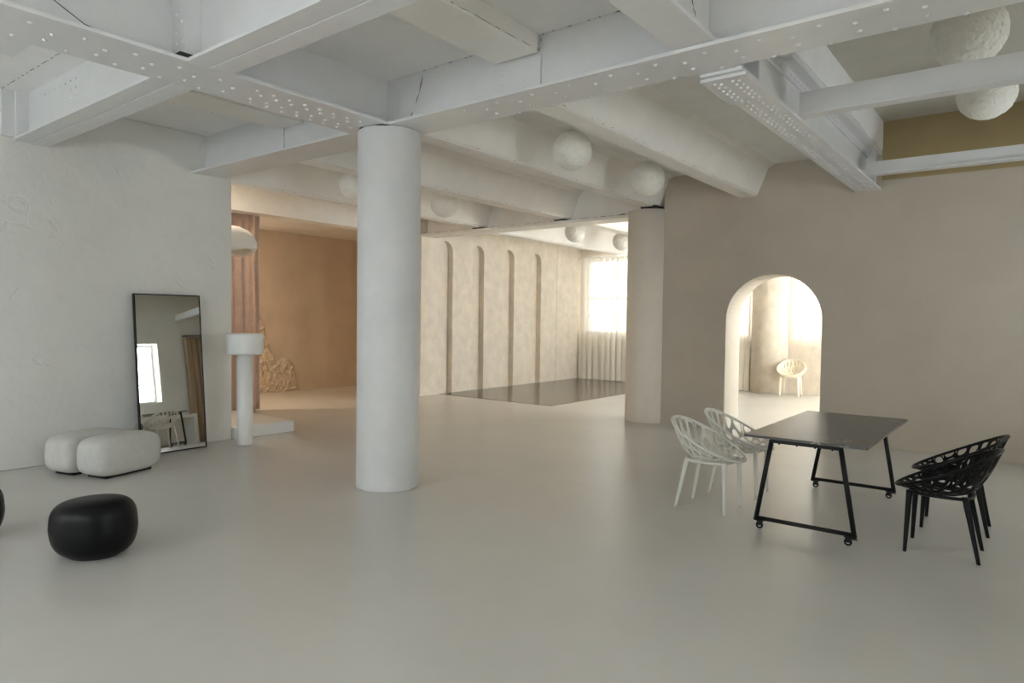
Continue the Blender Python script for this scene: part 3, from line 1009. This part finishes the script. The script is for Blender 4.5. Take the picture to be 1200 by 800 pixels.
# ------------------------------------------------------------------ table on casters
t = thing('table', 'long table with dark marble top on a black tube frame with casters', 'table', (-1.352, 6.22, 0))
ZT = .745
TX, TY = .437, .93
b = NB(); add_box(b, (-TX, -TY, ZT - .020), (TX, TY, ZT), .004); obj('tabletop', b, M['marble'], t)
for s in (-1, 1):
    yy = s * .855
    fr = NB()
    zb = .085
    add_box(fr, (-.25, yy - .018, ZT - .056), (.25, yy + .018, ZT - .022), .004)
    obj('top_rail', fr, M['black_metal'], t)
    for sx in (-1, 1):
        lg = NB()
        add_cyl(lg, (sx * .355, yy, zb - .02), (sx * .245, yy, ZT - .03), .018, n=14)
        obj('leg', lg, M['black_metal'], t)
        # caster
        cx = sx * .318
        cb = NB()
        add_box(cb, (cx - .03, yy - .026, .066), (cx + .03, yy + .026, .072), .001)
        add_box(cb, (cx - .012 - .01, yy - .020, .030), (cx + .012, yy - .015, .068))
        add_box(cb, (cx - .012 - .01, yy + .015, .030), (cx + .012, yy + .020, .068))
        ca = obj('caster', cb, M['black_metal'], t)
        wb = NB(); add_tube(wb, [(cx - .006 + .021 * cos(2 * pi * i / 20), yy, .029 + .021 * sin(2 * pi * i / 20)) for i in range(20)], .0075, 8, True)
        obj('tyre', wb, M['black_plastic'], ca)
        wb = NB(); add_cyl(wb, (cx - .006, yy - .010, .029), (cx - .006, yy + .010, .029), .009, n=12)
        for i in range(5):
            a = 2 * pi * i / 5
            add_cyl(wb, (cx - .006, yy, .029), (cx - .006 + .017 * cos(a), yy, .029 + .017 * sin(a)), .003, n=6)
        obj('hub', wb, M['steel_bright'], ca)
        if sx == 1:
            bb = NB(); add_box(bb, (cx + .004, yy - .012, .052), (cx + .055, yy + .012, .058), .002); obj('brake_lever', bb, M['black_metal'], ca)
    fr = NB(); add_cyl(fr, (-.353, yy, zb), (.353, yy, zb), .016, n=14)
    obj('bottom_rail', fr, M['black_metal'], t)
    bt = NB()
    for x in (-.19, -.06, .07, .19):
        add_cyl(bt, (x, yy, ZT - .064), (x, yy, ZT - .05), .008, n=8)
    obj('bolts', bt, M['black_metal'], t, kind='stuff')


# ------------------------------------------------------------------ lattice armchairs
def clip_half(poly, p, nrm_):
    out = []
    m = len(poly)
    for i in range(m):
        a, b_ = poly[i], poly[(i + 1) % m]
        da = (a[0] - p[0]) * nrm_[0] + (a[1] - p[1]) * nrm_[1]
        db = (b_[0] - p[0]) * nrm_[0] + (b_[1] - p[1]) * nrm_[1]
        if da <= 0:
            out.append(a)
        if (da < 0 < db) or (db < 0 < da):
            s = da / (da - db)
            out.append((a[0] + (b_[0] - a[0]) * s, a[1] + (b_[1] - a[1]) * s))
    return out


def voronoi(n, seed, relax=2):
    rr = random.Random(seed)
    sites = []
    while len(sites) < n:
        a = rr.uniform(0, 2 * pi); q = sqrt(rr.uniform(0, 1)) * .97
        p = (q * cos(a), q * sin(a))
        if all(hypot(p[0] - s[0], p[1] - s[1]) > .155 for s in sites):
            sites.append(p)
    disc = [(cos(2 * pi * i / 72), sin(2 * pi * i / 72)) for i in range(72)]
    for it in range(relax + 1):
        cells = []
        for i, s in enumerate(sites):
            poly = disc
            for j, q in enumerate(sites):
                if i != j and hypot(s[0] - q[0], s[1] - q[1]) < 1.0:
                    poly = clip_half(poly, ((s[0] + q[0]) / 2, (s[1] + q[1]) / 2), (q[0] - s[0], q[1] - s[1]))
            cells.append(poly)
        if it < relax:
            sites = [(sum(v[0] for v in c_) / len(c_) * .5 + s[0] * .5, sum(v[1] for v in c_) / len(c_) * .5 + s[1] * .5) for c_, s in zip(cells, sites)]
    return cells


def bowl(u, v):
    """unit disc -> chair shell; +x is the front of the seat"""
    r = min(1.0, hypot(u, v)); a = atan2(v, u)
    ca, sa = cos(a), sin(a)
    rim_z = .605 - .160 * ca - .012 * sa * sa
    bot_z = .418
    back = .5 - .5 * ca
    g = r ** (2.3 + 1.2 * back)
    f = r ** .80
    f *= 1 - .10 * back * (1 - r) * r * 4 * .0
    x = .02 * (1 - r) + (.30 * ca) * f
    y = .285 * sa * f
    z = bot_z + (rim_z - bot_z) * g
    # waist of the shell below the rim pulls in a little at the back
    return (x - .03 * back * (r ** 4) + .02 * back * r * (1 - r), y, z)


def make_chair_meshes():
    cells = voronoi(70, 11, 1)
    bm = NB()
    for poly in cells:
        # drop near-duplicate points along the disc edge, keep a moderate count
        pts = []
        for p in poly:
            if not pts or hypot(p[0] - pts[-1][0], p[1] - pts[-1][1]) > .035:
                pts.append(p)
        if hypot(pts[0][0] - pts[-1][0], pts[0][1] - pts[-1][1]) < .035:
            pts.pop()
        if len(pts) < 3:
            continue
        cx = sum(p[0] for p in pts) / len(pts); cy = sum(p[1] for p in pts) / len(pts)
        outer = [bm.verts.new(bowl(*p)) for p in pts]
        inner = []
        size = sum(hypot(p[0] - cx, p[1] - cy) for p in pts) / len(pts)
        k_ = 1 - min(.42, .039 / size * (1.25 if hypot(cx, cy) < .5 else 1.0))
        if cx > .66:
            k_ *= .62
        for p in pts:
            inner.append(bm.verts.new(bowl(cx + (p[0] - cx) * k_, cy + (p[1] - cy) * k_)))
        m = len(pts)
        for i in range(m):
            bm.faces.new((outer[i], outer[(i + 1) % m], inner[(i + 1) % m], inner[i]))
    bmesh.ops.remove_doubles(bm, verts=bm.verts, dist=.006)
    bmesh.ops.dissolve_degenerate(bm, edges=bm.edges, dist=.001)
    bmesh.ops.recalc_face_normals(bm, faces=bm.faces)
    for f in bm.faces:
        f.smooth = True
    shell = bake(bm, [('SOLIDIFY', dict(thickness=.011, offset=0, use_even_offset=False)), ('SUBSURF', dict(levels=2, render_levels=2))])
    rim = NB()
    add_tube(rim, [bowl(cos(2 * pi * i / 96), sin(2 * pi * i / 96)) for i in range(96)], .0105, 8, True)
    # seat ring carrying the legs
    ring = NB()
    ro, ri = [], []
    pts = []
    for i in range(72):
        a = 2 * pi * i / 72
        ca, sa = cos(a), sin(a)
        q = (abs(ca) ** 3.2 + abs(sa) ** 3.2) ** (-1 / 3.2)
        pts.append((.015 + .19 * ca * q,   .185 * sa * q, .424))
    add_tube(ring, pts, .012, 8, True)
    def leg(x0, y0, x1, y1):
        lb = NB()
        m = 10
        rings = []
        for i in range(m + 1):
            s = i / m
            x = x0 + (x1 - x0) * s; y = y0 + (y1 - y0) * s; z = .44 * (1 - s)
            rx = .021 * (1 - s) + .0125 * s; ry = .017 * (1 - s) + .0105 * s
            rings.append([lb.verts.new((x + rx * cos(2 * pi * k / 14), y + ry * sin(2 * pi * k / 14), z)) for k in range(14)])
        for a_, c_ in zip(rings[:-1], rings[1:]):
            for k in range(14):
                lb.faces.new((a_[k], c_[k], c_[(k + 1) % 14], a_[(k + 1) % 14])).smooth = True
        lb.faces.new(rings[0]); lb.faces.new(rings[-1][::-1])
        bmesh.ops.recalc_face_normals(lb, faces=lb.faces)
        return lb
    legs = [leg(.195, s * .175, .212, s * .192) for s in (-1, 1)] + [leg(-.135, s * .165, -.225, s * .185) for s in (-1, 1)]
    def tm(nm, b_):
        me = bpy.data.meshes.new(nm); b_.to_mesh(me); b_.free(); return me
    return shell, tm('rim', rim), tm('ring', ring), [tm('leg', l) for l in legs]


shell_me, rim_me, ring_me, leg_mes = make_chair_meshes()


def armchair(material, label, loc, rz, group=None):
    t = thing('armchair', label, 'chair', loc, rz, group)
    def cp(me):
        m2 = me.copy(); return m2
    obj('seat_shell', cp(shell_me), material, t)
    obj('rim', cp(rim_me), material, t)
    obj('seat_ring', cp(ring_me), material, t)
    for me in leg_mes:
        obj('leg', cp(me), material, t)
    return t


wc = armchair(M['white_plastic'], 'white lattice armchair, the nearer of the two on the left of the table', (-2.222, 5.695, 0), 0, 'white armchairs at the table')
dup(wc, (-2.20, 6.40, 0), radians(2), 'white lattice armchair, the farther one left of the table beneath the arch', 'white armchairs at the table')
bc = armchair(M['black_plastic'], 'black lattice armchair, the nearer of the two on the right of the table', (-.487, 5.70, 0), radians(180), 'black armchairs at the table')
dup(bc, (-.475, 6.45, 0), radians(181), 'black lattice armchair, the farther one close to the arched wall', 'black armchairs at the table')
fc = armchair(M['cream_plastic'], 'cream lattice armchair at the bottom of the stack seen through the arch', (-4.23, 15.50, 0), radians(-84), 'cream armchairs stacked under the far window')
dup(fc, (-4.245, 15.485, .03), radians(-84), 'cream lattice armchair on top of the stack seen through the arch')

# ------------------------------------------------------------------ desk and curtain by the side wall (seen in the mirror)
t = thing('desk', 'white slab-sided desk beside the brown curtain, seen only in the mirror', 'desk', (1.92, 8.32, 0))
obj('desktop', box((-.32, -.70, .71), (.32, .74, .79), .004), M['desk_white'], t)
obj('side_panel', box((-.31, .66, 0), (.31, .74, .71), .003), M['desk_white'], t)
obj('side_panel', box((-.31, -.70, 0), (.31, -.62, .71), .003), M['desk_white'], t)
obj('modesty_panel', box((.26, -.62, .05), (.30, .66, .71)), M['desk_white'], t)
t = thing('brown_curtain', 'brown curtain on a black rod beside the window, seen only in the mirror', 'curtain', (0, 0, 0))
obj('fabric', drape('Y', XR - .12, 9.16, 9.80, .02, 2.92, .17, .05, 15), M['brown_curtain'], t)
b = NB(); add_cyl(b, (XR - .12, 9.17, 2.965), (XR - .12, 9.84, 2.965), .014, n=12); obj('rod', b, M['black_metal'], t)
obj('bracket', box((XR - .12, 9.20, 2.95), (XR, 9.22, 2.98)), M['black_metal'], t)

sun_canopy = struct('added_sun_canopy_1', box((XR + .45, 6.1, 3.0), (XR + 2.15, 9.3, 3.06), .01), M['frame_white'])   # unseen flat canopy added outdoors to keep sun off the side window
for yy in (6.2, 9.2):
    b = NB(); add_cyl(b, (XR + .45, yy, 3.75), (XR + 1.95, yy, 3.06), .015, n=10); obj('tie_rod', b, M['black_metal'], sun_canopy)

bpy.context.view_layer.update()
